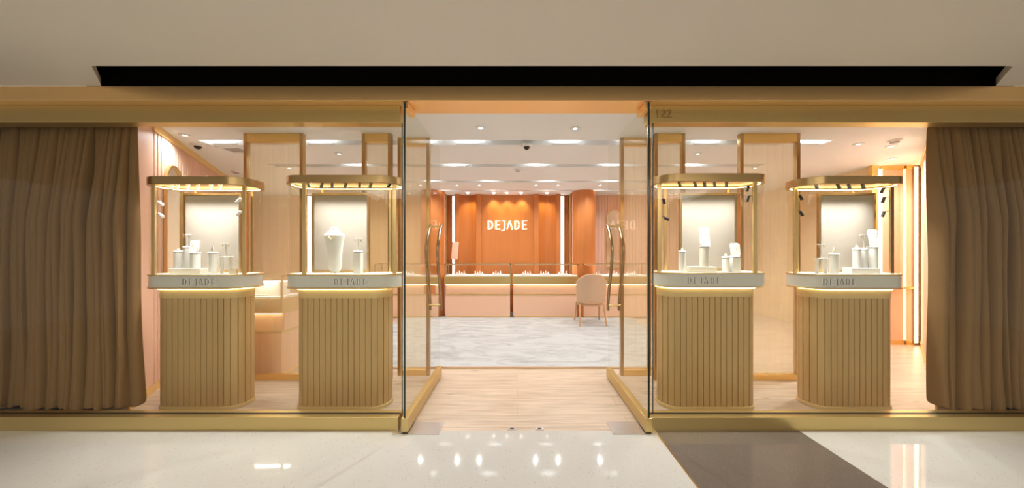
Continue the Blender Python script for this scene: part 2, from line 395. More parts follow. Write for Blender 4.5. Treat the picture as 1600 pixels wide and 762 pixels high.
wall_slab('wall_left', flp, [(c[0]-.3, c[1]), (b[0]-.3, b[1])], 'pink', 'fluted blush wall on the left side')
nl = Vector((dl.y, -dl.x))
def strip_on(p, q, n, off0, off1, z0, z1):
    p, q = Vector(p), Vector(q); return MB().prism([tuple(p+n*off0), tuple(p+n*off1), tuple(q+n*off1), tuple(q+n*off0)], z0, z1)
struct(strip_on(wl(.36), c, nl, .001, .014, CZ-.075, CZ).build('trim_6', 'gold_bright'), 'gold crown strip along the left wall')
struct(strip_on(a, c, nl, .001, .014, 0, .075).build('baseboard_left', 'gold_bright'), 'gold skirting of the left wall')
# right side: angled wall, niche facing the street, return wall
R0, R1 = Vector((3.66, 2.62)), Vector((6.04, 4.50))
nr = Vector((-(R1-R0).y, (R1-R0).x)).normalized()
wall_slab('wall_right', fluted(R1, R0, .09, .006), [(4.2, 2.62), (6.5, 4.5)], 'pink', 'angled blush wall behind the right curtain')
struct(strip_on(R0, R1, nr, .001, .012, 0, .07).build('baseboard_right', 'gold_bright'), 'gold skirting of the right wall')
struct(strip_on(R0, R1, nr, .001, .012, CZ-.04, CZ).build('trim_7', 'gold_bright'), 'gold crown strip along the right wall')
wall_slab('wall_right', [(5.33, 4.50), (6.5, 4.50), (6.5, 4.6), (5.43, 4.6), (5.43, 7.2), (5.33, 7.2)], [], 'cream_wood', 'peach corner walls at the right back')
struct(MB().box(-6.75, -6.6, 2.48, 7.1, 0, CZ).build('wall_left', 'pink'), 'plain end wall at the far left')
struct(MB().box(6.6, 6.75, 2.48, 7.1, 0, CZ).build('wall_right', 'pink'), 'plain end wall at the far right')
# niche panels
def nichepx(a_, b_, y): return PX(a_, y), PX(b_, y)
Yn = 4.50
for (pa, pb, dy, mm, lab) in ((1379, 1412, .03, 'pink_body', 'wide peach upright panel in the right corner'), (1416.5, 1429, .05, 'pink_body', 'narrow peach upright panel in the right corner')):
    x0, x1 = PX(pa, Yn-dy), PX(pb, Yn-dy)
    e = sempty('trim_8' if pa < 1400 else 'trim_9', ((x0+x1)/2, Yn, 0), lab)
    MB().box(x0, x1, Yn-dy, Yn, .06, CZ-.06).build('panel', mm, e, bevel=.002)
    MB().box(x0, x1, Yn-dy-.004, Yn, CZ-.06, CZ).build('top_strip', 'gold_bright', e)
    MB().box(x0, x1, Yn-dy-.004, Yn, 0, .06).build('bottom_strip', 'gold_bright', e)
x0, x1 = PX(1363, Yn-.06), PX(1373, Yn-.06)
struct(MB().box(x0, x1, Yn-.06, Yn, 0, CZ).build('trim_10', 'gold_bright', bevel=.003), 'brass pilaster in the right corner')
struct(MB().box(PX(1384, 4.44), PX(1428, 4.44), 4.425, 4.449, PZ(449.5, 4.44)-.016, PZ(449.5, 4.44)+.016).build('trim_16', 'gold', bevel=.002), 'short brass rail across the peach panels')
def led_bar(x, y, wd, z0, z1, label, m='led', group=None):
    t = thing('light_strip', label, 'light strip', (x, y, z0), group)
    MB().box(x-wd/2-.006, x+wd/2+.006, y-.001, y+.012, z0, z1).build('channel', 'gold', t)
    MB().box(x-wd/2, x+wd/2, y-.007, y-.001, z0+.01, z1-.01).build('diffuser', m, t)
    return t
led_bar(PX(1376, Yn-.03), Yn-.02, .045, .06, CZ-.04, 'thin warm light strip beside the brass pilaster in the right corner')
led_bar(PX(1414.3, Yn-.05), Yn-.02, .028, .06, CZ-.04, 'warm vertical light strip between two peach panels at right')
led_bar(PX(1431.5, Yn-.07), Yn-.07, .042, .03, CZ-.02, 'widest warm vertical light strip, nearest the right curtain')

# back wall: plan profile
Yb = 6.80
def X(p, y=Yb): return PX(p, y)
prof = []
def seg_pts(pa, pb, y0, sag, n=10):                  # concave (sag>0 goes back) panel
    xa, xb = X(pa, y0), X(pb, y0)
    return [(xa+(xb-xa)*i/n, y0+sag*math.sin(PI*i/n)) for i in range(n+1)]
def pil(pa, pb, y): return [(X(pa, y), y), (X(pb, y), y)]
prof += [(X(697, 6.78), 6.92), (X(706.5, 6.78), 6.92), (X(706.5, 6.78), 6.86), (X(710.5, 6.78), 6.86)]
prof += pil(710.5, 717.5, 6.72)+seg_pts(718, 743.5, 6.80, .11)+pil(744, 751.5, 6.72)
prof += seg_pts(752, 834, 6.77, .09, 18)
prof += pil(834.5, 842, 6.72)+seg_pts(842.5, 868.5, 6.80, .11)+pil(869, 876, 6.72)
prof += [(X(876, 6.78), 6.86), (X(881, 6.78), 6.86), (X(881.5, 6.78), 6.92), (X(891, 6.78), 6.92)]
wall_slab('wall_back', prof, [(X(891, 6.78), 7.1), (X(697, 6.78), 7.1)], 'orange', 'orange wood back wall with shallow niches')
wall_slab('wall_back', [(-6.4, 6.86), (X(697, 6.78), 6.86)], [(X(697, 6.78), 7.1), (-6.4, 7.1)], 'amber_wood', 'amber wood back wall on the left')
wall_slab('wall_back', fluted((X(891, 6.78), 6.86), (5.45, 6.86), .07, .008), [(5.45, 7.1), (X(891, 6.78), 7.1)], 'pink', 'fluted blush back wall on the right')
def column(pc, rpx, yf, n, label, zt=CZ):
    r = rpx*yf/F; x = X(pc, yf)
    struct(MB().prism(arc(x, yf+.06, r, 0, 2*PI, 48)[:-1], 0, zt).build('trim_%d' % n, 'orange', smooth=40), label)
column(675, 19, 6.42, 11, 'round orange wood column left of the sign wall')
column(913, 18, 6.42, 12, 'round orange wood column right of the sign wall')
struct(MB().box(X(693.5, 6.7), X(697, 6.7), 6.66, 6.86, 0, CZ).build('trim_13', 'gold_band', bevel=.003), 'brass upright left of the sign wall')
struct(MB().box(X(890.5, 6.7), X(895, 6.7), 6.66, 6.86, 0, CZ).build('trim_14', 'gold_band', bevel=.003), 'brass upright right of the sign wall')
led_bar(X(708.6, 6.84), 6.84, .045, .02, CZ-.02, 'white vertical light strip left of the sign wall', 'led_w')
led_bar(X(878.6, 6.84), 6.84, .070, .02, CZ-.02, 'white vertical light strip right of the sign wall', 'led_w')
led_bar(X(483.5, 6.84), 6.84, .075, .02, CZ-.02, 'white vertical light strip on the amber wall, left of the necklace bust', 'led_w')

# wall sign
s_ = thing('wall_sign', 'white backlit sign reading DEJADE on the orange back wall', 'sign', (X(793, 6.82), 6.82, PZ(358, 6.8)))
for mesh in word_meshes('DEJADE', .200, .030, .03, 62*6.8/F):
    stand_up(mesh, X(793, 6.8), 6.812, PZ(358.2, 6.8), s_['_w']); mesh.materials.append(M['sign'])
    o = bpy.data.objects.new('letter', mesh); COL.objects.link(o); o.parent = s_

# ================================================================== CARPET & FLOOR FITTINGS
cp = MB().box(-2.35, 2.35, 3.58, 6.75, .0, .012).build('carpet', 'carpet', bevel=.004)
tag(recenter(cp), 'pale grey marbled carpet covering the middle of the shop floor', 'carpet')
struct(MB().box(-2.35, 2.35, 3.555, 3.58, 0, .013).build('trim_15', 'gold_dark'), 'thin bronze strip at the front edge of the carpet')
for (pa, pb, lab) in ((618, 690, 'steel pivot plate set in the floor under the left door'), (953, 1022, 'steel pivot plate set in the floor under the right door')):
    x0, x1 = PX(pa, 2.36), PX(pb, 2.36)
    t = thing('floor_plate', lab, 'floor plate', ((x0+x1)/2, 2.37, 0), 'steel pivot plates at the doors')
    MB().box(x0, x1, 2.285, 2.455, 0, .004).build('plate', 'steel', t, bevel=.001)
    for sx in (x0+.015, x1-.015): MB().lathe([(.005, 0), (.005, .0015)], (sx, 2.30, .004), 12).build('screw', 'gold_dark', t)
for i, (pc, lab) in enumerate(((800, 'small floor latch plate left of the threshold centre'), (843, 'small floor latch plate right of the threshold centre'))):
    x = PX(pc, 2.37); t = thing('latch_plate', lab, 'floor latch', (x, 2.36, 0), 'latch plates in the threshold')
    MB().box(x-.034, x+.034, 2.345, 2.375, 0, .004).build('plate', 'steel', t, bevel=.001)
    MB().box(x-.015, x+.015, 2.352, 2.368, .004, .0055).build('slot', 'black', t)

# ================================================================== REEDED GLASS PARTITIONS
def partition(pa, pb, Y, label):
    x0, x1 = PX(pa, Y), PX(pb, Y)
    t = thing('glass_partition', label, 'partition', ((x0+x1)/2, Y, 0), 'brass framed reeded glass partitions')
    fw = .036
    MB().box(x0, x0+fw, Y, Y+.05, 0, CZ).build('frame_post', 'gold_dark', t, bevel=.003)
    MB().box(x1-fw, x1, Y, Y+.05, 0, CZ).build('frame_post', 'gold_dark', t, bevel=.003)
    MB().box(x0+fw, x1-fw, Y, Y+.05, CZ-.09, CZ).build('top_rail', 'gold_bright', t, bevel=.002)
    MB().box(x0+fw, x1-fw, Y, Y+.05, 0, .062).build('bottom_rail', 'gold_bright', t, bevel=.002)
    MB().box(x0+fw, x1-fw, Y+.022, Y+.028, .062, CZ-.09).build('reeded_pane', 'reeded', t)
partition(380, 473, 3.24, 'wide reeded glass partition between the two left display cases')
partition(565, 611, 3.24, 'narrow reeded glass partition behind the right end of the second display case from the left')
partition(621, 671, 3.36, 'reeded glass partition behind the open left door')
partition(970, 1018, 3.36, 'reeded glass partition behind the open right door')
partition(1023, 1071, 3.24, 'narrow reeded glass partition behind the left end of the third display case from the left')
partition(1157, 1251, 3.24, 'wide reeded glass partition between the two right display cases')

# ================================================================== DISPLAY CASES
YC = 2.76
def spot(mb_parent, name, p, tilt, m, rz=0, L=.042, r=.0115):
    """small black cylinder spotlight with a short stem; p = top mount"""
    b = MB()
    d = Vector((math.sin(tilt), -.25, -math.cos(tilt))).normalized()
    p = Vector(p); q = p+Vector((0, 0, -.012))
    b.tube([tuple(p), tuple(q)], .003, 6)
    b.tube([tuple(q-d*.006), tuple(q+d*L)], [r, r*1.08], 12)
    return b.build(name, m, mb_parent, smooth=40)

def solve_stadium(pl, pr, r):
    tl, tr = (pl-CX)/F, (pr-CX)/F
    return YC*tl+r*math.sqrt(1+tl*tl), YC*tr-r*math.sqrt(1+tr*tr)

def display_case(label, ring_px, body_px, zs, post_px, back_px, let_px, top_spots, side_spots, spot_m, deck_items=None):
    z_lo0, z_lo1, z_hi0, z_hi1 = zs
    R = .17
    xl, xr = solve_stadium(ring_px[0], ring_px[1], R)
    cx = (xl+xr)/2
    t = thing('display_case', label, 'display case', (cx, YC, 0), 'glass display cases in the shop windows')
    # fluted body
    rb = .125; bl, br_ = solve_stadium(body_px[0], body_px[1], rb)
    zb0, zn = .032, z_lo0-.085
    base = stadium(bl, br_, YC, rb, 24)
    # resample with grooves
    per = [Vector(p) for p in base]+[Vector(base[0])]
    L = [0]
    for i in range(len(per)-1): L.append(L[-1]+(per[i+1]-per[i]).length)
    def at(s):
        s %= L[-1]
        for i in range(len(per)-1):
            if L[i+1] >= s and L[i+1] > L[i]:
                u = (s-L[i])/(L[i+1]-L[i]); p = per[i].lerp(per[i+1], u); d = (per[i+1]-per[i]).normalized(); return p, Vector((d.y, -d.x))
    n = round(L[-1]/.0505); pitch = L[-1]/n; path = []
    for i in range(n):
        s = i*pitch
        for ds, dep in ((0, 0), (.0005, .009), (.0052, .009), (.0057, 0), (.0057+(pitch-.0057)*.33, 0), (.0057+(pitch-.0057)*.66, 0)):
            p, nn = at(s+ds); path.append(tuple(p-nn*dep))
    MB().prism(path, zb0, zn).build('fluted_body', 'gold_lacq', t)
    MB().prism(stadium(bl, br_, YC, rb+.008, 24), 0, zb0).build('plinth', 'gold_neck', t, smooth=40, bevel=.004)
    MB().prism(stadium(bl, br_, YC, rb+.003, 24), zn, z_lo0).build('neck', 'gold_neck', t, smooth=40)
    # under-band light
    MB().ring(stadium(bl, br_, YC, rb+.016), stadium(bl, br_, YC, rb+.006), z_lo0-.010, z_lo0-.001).build('lower_light_strip', 'led_low', t)
    # lower band
    MB().prism(stadium(xl, xr, YC, R-.006, 24), z_lo0+.010, z_lo1-.010).build('name_band', 'case_grey', t, smooth=40)
    MB().prism(stadium(xl, xr, YC, R, 24), z_lo0, z_lo0+.012).build('band_edge', 'gold', t, smooth=40, bevel=.002)
    MB().ring(stadium(xl, xr, YC, R, 24), stadium(xl, xr, YC, R-.022, 24), z_lo1-.012, z_lo1).build('band_edge', 'gold', t, smooth=40, bevel=.002)
    MB().prism(stadium(xl, xr, YC, R-.0215, 24), z_lo1-.010, z_lo1-.002).build('deck', 'deck', t, smooth=40)
    # lettering
    h = .062; tot = (let_px[1]-let_px[0])*(YC-R)/F; lc = PX(sum(let_px)/2, YC-R); zl = (z_lo0+z_lo1)/2-h/2
    bmj = bmesh.new()
    for k, (off, dep, yy, mi) in enumerate(((.0030, .006, YC-R+.003, 0), (-.0022, .002, YC-R-.001, 1))):
        for me in word_meshes('DEJADE', h, .0115, dep, tot, off):
            stand_up(me, lc, yy, zl, t['_w']); n0 = len(bmj.faces); bmj.from_mesh(me)
            bmj.faces.ensure_lookup_table()
            for f_ in bmj.faces[n0:]: f_.material_index = mi
    for v_ in bmj.verts:                              # letters follow the rounded ends of the band
        X_ = v_.co.x+cx; e_ = xl-X_ if X_ < xl else max(0, X_-xr)
        if e_ > 0: v_.co.y += R-math.sqrt(max(0, R*R-e_*e_))
    me = bpy.data.meshes.new('lettering'); bmj.to_mesh(me); bmj.free(); me.materials.append(M['white']); me.materials.append(M['letter_in'])
    o = bpy.data.objects.new('lettering', me); COL.objects.link(o); o.parent = t
    # top ring
    MB().ring(stadium(xl, xr, YC, R+.003, 24), stadium(xl, xr, YC, R-.03, 24), z_hi0, z_hi1).build('top_ring', 'gold_dark', t, smooth=40, bevel=.003)
    MB().prism(stadium(xl, xr, YC, R-.029, 24), z_hi0+.020, z_hi0+.032).build('canopy_panel', 'gold', t, smooth=40)
    MB().ring(stadium(xl, xr, YC, R-.030, 24), stadium(xl, xr, YC, R-.036, 24), z_hi0+.002, z_hi0+.010).build('upper_light_strip', 'led_low', t)
    lamp('AREA', 'case_lamp', (cx, YC-.075, z_hi0+.018), CASE_P, (.97, .98, 1), (xr-xl), .035, parent=t, spread=1.5)
    # glass shell
    MB().ring(stadium(xl, xr, YC, R-.010, 24), stadium(xl, xr, YC, R-.015, 24), z_lo1-.004, z_hi0+.002).build('glass_shell', 'glass_case', t, smooth=40)
    # posts
    def find(px, cxx, sgn):
        best = min(range(0, 86), key=lambda a_: abs(CX+F*(cxx+sgn*(R-.014)*math.sin(math.radians(a_)))/(YC-(R-.014)*math.cos(math.radians(a_)))-px))
        a_ = math.radians(best); return cxx+sgn*(R-.014)*math.sin(a_), YC-(R-.014)*math.cos(a_)
    FP = []
    for px, cxx, sgn in ((post_px[0], xl, -1), (post_px[1], xr, 1)):
        x, y = find(px, cxx, sgn)
        if abs(CX+F*x/y-px) > 6 : x = PX(px, YC-R+.014); y = YC-R+.014
        FP.append((x, y)); MB().box(x-.017, x+.017, y-.006, y+.008, z_lo1-.002, z_hi0+.002).build('post', 'gold', t, bevel=.002)
    for x in (xl+.02, xr-.02):
        MB().box(x-.012, x+.012, YC+R-.026, YC+R-.014, z_lo1-.002, z_hi0+.002).build('post', 'gold', t, bevel=.002)
    # backdrop
    yb = YC+.055; x0, x1 = PX(back_px[0], yb), PX(back_px[1], yb); zt_ = PZ(301.5, yb)
    bd = MB().box(x0+.018, x1-.018, yb, yb+.012, z_lo1+.022, zt_-.022).build('backdrop', 'backdrop', t)
    fb = MB().box(x0, x0+.02, yb-.006, yb+.02, z_lo1-.002, zt_).box(x1-.02, x1, yb-.006, yb+.02, z_lo1-.002, zt_).box(x0+.02, x1-.02, yb-.006, yb+.02, zt_-.024, zt_).box(x0+.02, x1-.02, yb-.006, yb+.02, z_lo1-.002, z_lo1+.022)
    fb.build('frame', 'gold_dark', bd, bevel=.002)
    # spots
    for px, tl_ in top_spots:
        ys = YC-R+.075; spot(t, 'spotlight', (PX(px, ys), ys, z_hi0+.020), tl_, spot_m)
    for px, py, tl_ in side_spots:
        fx, fy = FP[0] if px < (post_px[0]+post_px[1])/2 else FP[1]
        ys = fy+.035; x = PX(px, ys); z = PZ(py-5, ys)
        b = MB().tube([(fx, fy+.008, z+.01), (x, ys, z+.01), (x, ys, z-.005)], .003, 6)
        d = Vector((math.sin(tl_), 0, -math.cos(tl_))); q = Vector((x, ys, z))
        b.tube([tuple(q-d*.008), tuple(q+d*.040)], [.0115, .0125], 12)
        b.build('spotlight', spot_m, t, smooth=40)
    return dict(t=t, deck=z_lo1-.002, lo=z_lo1)

CASE_P = 9.5
def zsx(a_, b_, c_, d_):                             # band/ring heights from the front edge rows
    y = YC-.17; return (PZ(b_, y), PZ(a_, y), PZ(d_, y), PZ(c_, y))
cs = .0
c1 = display_case('leftmost display case, beside the left curtain, with a small framed card inside', (229.6, 413), (250, 398), zsx(429, 451.5, 275, 287.5), (240, 382), (287, 377), (285, 337),
    [(u/3.464+210, 0) for u in (205, 235, 290, 345, 415, 465)], [(249, 321, .9), (249.5, 339.5, .9), (375, 316, -.8), (375, 336, -.8)], M['white'])
c2 = display_case('second display case from the left, holding a white necklace bust', (448, 633), (467, 613), zsx(428.5, 451.5, 273, 285), (475.6, 616.5), (488, 577), (522, 574),
    [(u/3.464+430, tl_) for u, tl_ in ((178, .5), (255, -.15), (309, .1), (383, -.1), (457, .1), (520, -.2), (624, -.5))], [], M['black'])
c3 = display_case('third display case from the left, right of the doors, with one tall rounded pad', (1017, 1196), (1026, 1177), zsx(426, 449.5, 270.5, 283), (1030.5, 1174.7), (1062, 1151), (1074, 1127),
    [(u/3.464+1000, tl_) for u, tl_ in ((210, .2), (295, .15), (348, 0), (403, -.1), (467, -.15))], [(1037, 317, .2), (1038.5, 345, 1.1), (1169, 297, -.3), (1169, 313, -.3)], M['black'])
c4 = display_case('rightmost display case, beside the right curtain and light strips', (1227, 1411), (1245.5, 1391.5), zsx(428.5, 452, 274.5, 286.5), (1243, 1387.5), (1279, 1368), (1287, 1338),
    [(u/3.464+1210, tl_) for u, tl_ in ((223, .1), (342, .2), (401, 0), (476, .1))], [(1250, 311, .5), (1250.5, 336, .6), (1380, 300, -.5), (1381, 315, -.4), (1381, 337, -.4)], M['black'])

# -------------------------------------------------------------- things inside the cases
YS = 2.705
def ring_finger(b, x, y, z, s=1): b.tube([(x, y, z), (x, y, z+.012*s), (x+.002, y, z+.024*s)], [.007*s, .006*s, .003*s], 10)
def stand_cyl(px0, px1, py0, z0, label, mat_='white', cap='ring', square=False, Y=YS, group='white jewellery stands in the display cases', top=None, name='jewellery_stand', capm='gold'):
    x0, x1 = PX(px0, Y), PX(px1, Y); x = (x0+x1)/2; r = (x1-x0)/2*.94; z1 = PZ(py0, Y)
    t = thing(name, label, 'jewellery stand', (x, Y, z0), group)
    if square: MB().box(x-r, x+r, Y-r*.7, Y+r*.7, z0, z1-.010).build('column', mat_, t, bevel=.003)
    else: MB().lathe([(r, 0), (r, z1-z0-.010)], (x, Y, z0), 24).build('column', mat_, t, smooth=40)
    MB().lathe([(r*1.02, -.010), (r*1.02, -.004)], (x, Y, z1), 24).build('collar', 'steel', t, smooth=40)
    MB().lathe([(r*1.06, -.004), (r*1.08, .004), (r*.9, .010)], (x, Y, z1), 24).build('cap', 'white', t, smooth=50)
    if cap == 'ring':
        b = MB(); b.lathe([(.011, 0), (.010, .010), (.005, .018), (.001, .020)], (x, Y, z1+.010), 14); b.build('ring_holder', 'cream', t, smooth=50)
        b = MB(); b.tube([(x+.011*math.cos(a_), Y, z1+.026+.010*math.sin(a_)) for a_ in [2*PI*k/16 for k in range(17)]], .0018, 6); b.build('ring', 'gold', t, smooth=60)
    if cap == 'flame':
        MB().lathe([(.010, 0), (.0125, .012), (.010, .030), (.002, .052)], (x, Y, z1+.010), 14, 1, .5).build('ring_holder', 'cream', t, smooth=50)
        MB().tube([(x, Y-.009, z1+.022), (x+.003, Y-.009, z1+.05), (x-.001, Y-.008, z1+.066)], [.004, .003, .0008], 8).build('pendant', 'black' if capm == 'black' else 'gold', t, smooth=60)
    if cap == 'tee':
        zt_ = PZ(top, Y)
        MB().tube([(x, Y, z1+.008), (x, Y, zt_-.004)], .0042, 10).build('stem', 'white', t, smooth=50)
        MB().box(x-.032, x+.032, Y-.006, Y+.006, zt_-.007, zt_).build('crossbar', 'white', t, bevel=.002)
        for sg in (-1, 1): MB().lathe([(.001, -.026), (.005, -.018), (.003, -.008), (.001, 0)], (x+sg*.026, Y-.004, zt_-.006), 10).build('earring', 'gold', t, smooth=60)
    if cap == 'pad':
        zt_ = PZ(top, Y); w_ = r*1.05
        pts = []
        rr = w_*.35
        for cx_, cz_, a0 in ((w_-rr, zt_-rr, 0), (-w_+rr, zt_-rr, PI/2), (-w_+rr, z1+.006+rr, PI), (w_-rr, z1+.006+rr, 1.5*PI)):
            pts += [(x+cx_+rr*math.cos(a0+PI/2*k/6), cz_+rr*math.sin(a0+PI/2*k/6)) for k in range(7)]
        n = len(pts); zc = z1
        vs = [(px_, Y-.022+(z_-zc)*.12, z_) for px_, z_ in pts]+[(px_, Y-.004+(z_-zc)*.12, z_) for px_, z_ in pts]
        fs = [tuple(range(n)), tuple(range(2*n-1, n-1, -1))]+[(i, i+n, (i+1)%n+n, (i+1)%n) for i in range(n)]
        MB().add(vs, fs).build('pad', 'white', t, smooth=40, bevel=.003)
        MB().tube([(x-.012, Y-.026, z1+(zt_-z1)*.82), (x, Y-.026, z1+(zt_-z1)*.62), (x+.012, Y-.026, z1+(zt_-z1)*.82)], .0012, 6).lathe([(.001, -.014), (.005, -.008), (.001, 0)], (x, Y-.027, z1+(zt_-z1)*.62), 10).build('pendant', 'gold', t, smooth=60)
    return t
def block(px0, px1, py0, py1, deck, label, mm='cream', Y=YS):
    x0, x1 = PX(px0, Y-.04), PX(px1, Y-.04); z1 = deck+(py1-py0)*(Y-.04)/F
    o = MB().box(x0, x1, Y-.045, Y+.035, deck, z1).build('display_block', mm, bevel=.003)
    tag(recenter(o), label, 'display block', 'low white blocks in the display cases'); return z1
def table_stand(px0, px1, py0, ptop, z0, label, Y=YS):
    x0, x1 = PX(px0, Y), PX(px1, Y); z1 = PZ(py0, Y); x = (x0+x1)/2-.004
    t = thing('earring_table', label, 'jewellery stand', ((x0+x1)/2, Y, z0), 'white earring tables with a T-shaped top')
    MB().box(x0, x1, Y-.022, Y+.022, z1-.012, z1).build('table_top', 'white', t, bevel=.002)
    for lx in (x0+.008, x1-.008): MB().box(lx-.005, lx+.005, Y-.015, Y+.015, z0, z1-.012).build('leg', 'white', t, bevel=.001)
    zt_ = PZ(ptop, Y)
    MB().tube([(x, Y, z1), (x, Y, zt_-.004)], .004, 10).build('stem', 'white', t, smooth=50)
    MB().box(x-.03, x+.03, Y-.006, Y+.006, zt_-.007, zt_).build('crossbar', 'white', t, bevel=.002)
    for sg in (-1, 1): MB().lathe([(.001, -.024), (.005, -.016), (.001, 0)], (x+sg*.024, Y-.004, zt_-.006), 10).build('earring', 'gold', t, smooth=60)
# case 1
D = c1['deck']
zb = block(265, 313, 416.5, 425.5, D, 'long cream block holding three stands in the leftmost case')
stand_cyl(273.5, 285, 393, zb, 'short white ring stand at the left end of the block in the leftmost case')
stand_cyl(287.5, 297.5, 386, zb, 'tall white stand with a T-bar of earrings in the leftmost case', cap='tee', top=366)
stand_cyl(299, 311.5, 395, zb, 'white stand with a tilted pendant pad in the leftmost case', cap='pad', top=375.5, Y=YS-.01)
stand_cyl(327, 338.5, 395, D, 'white stand with a dark pointed pendant standing alone in the leftmost case', cap='flame', capm='black')
table_stand(345, 362, 401, 380, D, 'earring table right of the dark pendant in the leftmost case')
x = PX(366, YC-.10)
t = thing('framed_card', 'small gold framed card lying by the right post of the leftmost case', 'card', (x, YC-.10, D))
MB().box(x-.031, x+.031, YC-.105, YC-.095, D, D+.047).build('frame', 'gold', t, bevel=.001)
MB().box(x-.026, x+.026, YC-.107, YC-.105, D+.005, D+.042).build('card', 'cream', t)
# case 2: necklace bust
D = c2['deck']; Y = YS; x = PX(522.5, Y); zb = D; zt_ = PZ(354, Y)
t = thing('necklace_bust', 'white necklace bust in the second display case from the left', 'necklace bust', (x, Y, zb))
H = zt_-zb
profb = [(.00, .056, .030), (.25, .058, .033), (.50, .068, .038), (.68, .080, .040), (.80, .092, .040), (.83, .092, .038), (.86, .078, .034), (.89, .054, .031), (.925, .038, .028), (.96, .034, .027), (1.0, .033, .026)]
b = MB(); vs = []; seg = 32
for u, wx, wy in profb:
    for k in range(seg): a_ = 2*PI*k/seg; vs.append((x+wx*math.cos(a_), Y+wy*math.sin(a_)+(.012*(1-u)), zb+u*H))
fs = [(i*seg+k, i*seg+(k+1)%seg, (i+1)*seg+(k+1)%seg, (i+1)*seg+k) for i in range(len(profb)-1) for k in range(seg)]+[tuple(range(seg-1, -1, -1)), tuple(range((len(profb)-1)*seg, len(profb)*seg))]
o = MB().add(vs, fs).build('bust', 'white', t, smooth=60); sm = o.modifiers.new('s', 'SUBSURF'); sm.levels = 1; sm.render_levels = 2
MB().tube([(x-.036*math.cos(a_)*1.0, Y-.036-.004*math.sin(a_), zb+H*(.86-.12*math.sin(a_))) for a_ in [PI*k/16 for k in range(17)]], .0015, 6).lathe([(.001, -.02), (.006, -.012), (.001, 0)], (x, Y-.044, zb+H*.74), 10).build('necklace', 'gold', t, smooth=60)
stand_cyl(553, 566, 393, D, 'white stand with a T-bar of earrings beside the necklace bust', cap='tee', top=372, square=True)
# case 3
D = c3['deck']
stand_cyl(1060.5, 1071, 393, D, 'white ring stand left of the low block in the third case')
zb = block(1079.5, 1120, 416, 425, D, 'low cream block under the rounded pad in the third case')
stand_cyl(1093.5, 1108, 385, zb, 'column with a tall rounded white pad in the third case', mat_='cream', cap='pad', top=356)
stand_cyl(1128.5, 1139, 402, D, 'shortest white ring stand in the third case')
stand_cyl(1141, 1155, 401, D, 'square white stand with a pendant pad next to the right post of the third case', cap='pad', top=380, square=True)
# case 4
D = c4['deck']
table_stand(1275, 1291.5, 403, 381, D, 'earring table at the left end of the rightmost case')
stand_cyl(1297, 1309, 397, D, 'white stand with a pointed ring holder in the rightmost case', cap='flame')
zb = block(1330, 1375, 417.5, 426.5, D, 'low white block holding three stands in the rightmost case', 'white')
stand_cyl(1333.5, 1343.5, 389, zb, 'white ring stand at the left end of the block in the rightmost case')
stand_cyl(1345, 1354, 389, zb, 'white stand with a T-bar of earrings in the rightmost case', cap='tee', top=366)
stand_cyl(1357, 1370, 386, zb, 'column with a tall rounded white pad in the rightmost case', cap='pad', top=359)
x = PX(1314.5, YC-.15)
# ================================================================== COUNTERS
def counter(px0, px1, Y, label, depth=.35, pts=None):
    x0, x1 = PX(px0, Y), PX(px1, Y); cx = (x0+x1)/2
    t = thing('sales_counter', label, 'counter', (cx, Y+depth/2, 0.012 if Y > 3.6 else 0), 'peach sales counters with glass tops')
    zf = .012 if Y > 3.6 else 0
    MB().box(x0+.035, x1-.02, Y+.03, Y+depth, zf, zf+.03).build('plinth', 'gold_bright', t)
    MB().box(x0+.02, x1-.02, Y+.015, Y+depth, zf+.03, .47).build('body', 'pink_body', t, bevel=.003)
    MB().box(x0+.018, x1-.018, Y+.012, Y+depth, .47, .495).build('brass_strip', 'gold_band', t, bevel=.002)
    MB().box(x0+.02, x1-.02, Y+.05, Y+depth, .495, .70).build('upper_body', 'pink_body', t, bevel=.003)
    MB().box(x0+.03, x1-.03, Y+.022, Y+.034, .690, .700).build('light_strip', 'led', t)
    MB().box(x0, x1, Y, Y+depth, .70, .862).build('brass_band', 'gold_band', t, bevel=.003)
    z0, z1 = .862, 1.122; e = .018
    MB().box(x0+.01, x1-.01, Y+.01, Y+depth-.01, z0, z0+.02).build('white_deck', 'white', t)
    fr = MB(); xa, xb, ya, yb = x0+.004, x1-.004, Y+.004, Y+depth-.004
    for xx in (xa, xb-e):
        for yy in (ya, yb-e): fr.box(xx, xx+e, yy, yy+e, z0, z1)
    for yy in (ya, yb-e): fr.box(xa, xb, yy, yy+e, z1-e, z1)
    for xx in (xa, xb-e): fr.box(xx, xx+e, ya, yb, z1-e, z1)
    fr.build('glass_frame', 'gold_dark', t)
    MB().box(xa+e, xb-e, ya+.003, ya+.008, z0+.02, z1-e).box(xa+e, xb-e, yb-.008, yb-.003, z0+.02, z1-e).box(xa+.003, xa+.008, ya+e, yb-e, z0+.02, z1-e).box(xb-.008, xb-.003, ya+e, yb-e, z0+.02, z1-e).box(xa+e, xb-e, ya+e, yb-e, z1-.008, z1-.002).build('glass_top_case', 'glass_case', t)
    MB().box(x0+.04, x1-.04, Y+.023, Y+.029, z1-.020, z1-.010).build('case_light', 'led_w', t)
    lamp('AREA', 'counter_lamp', (cx, Y+.16, z1-.012), 2.2, (1, .95, .9), (x1-x0)*.9, .05, parent=t)
    return t, x0, x1
counters = []
for (a_, b_, Y_, lab) in ((584, 686, 6.2, 'counter at the far left of the back row, seen through the left door'),
                      (694, 798.5, 6.2, 'counter left of centre at the back, with a tablet on its left end'),
                      (800.5, 904, 6.2, 'counter right of centre at the back, beside the tan chair'),
                      (911, 1014, 6.2, 'counter at the far right of the back row, behind the tan chair'),
                      (345, 441, 3.34, 'counter close behind the wide reeded partition on the left')):
    counters.append(counter(a_, b_, Y_, lab))
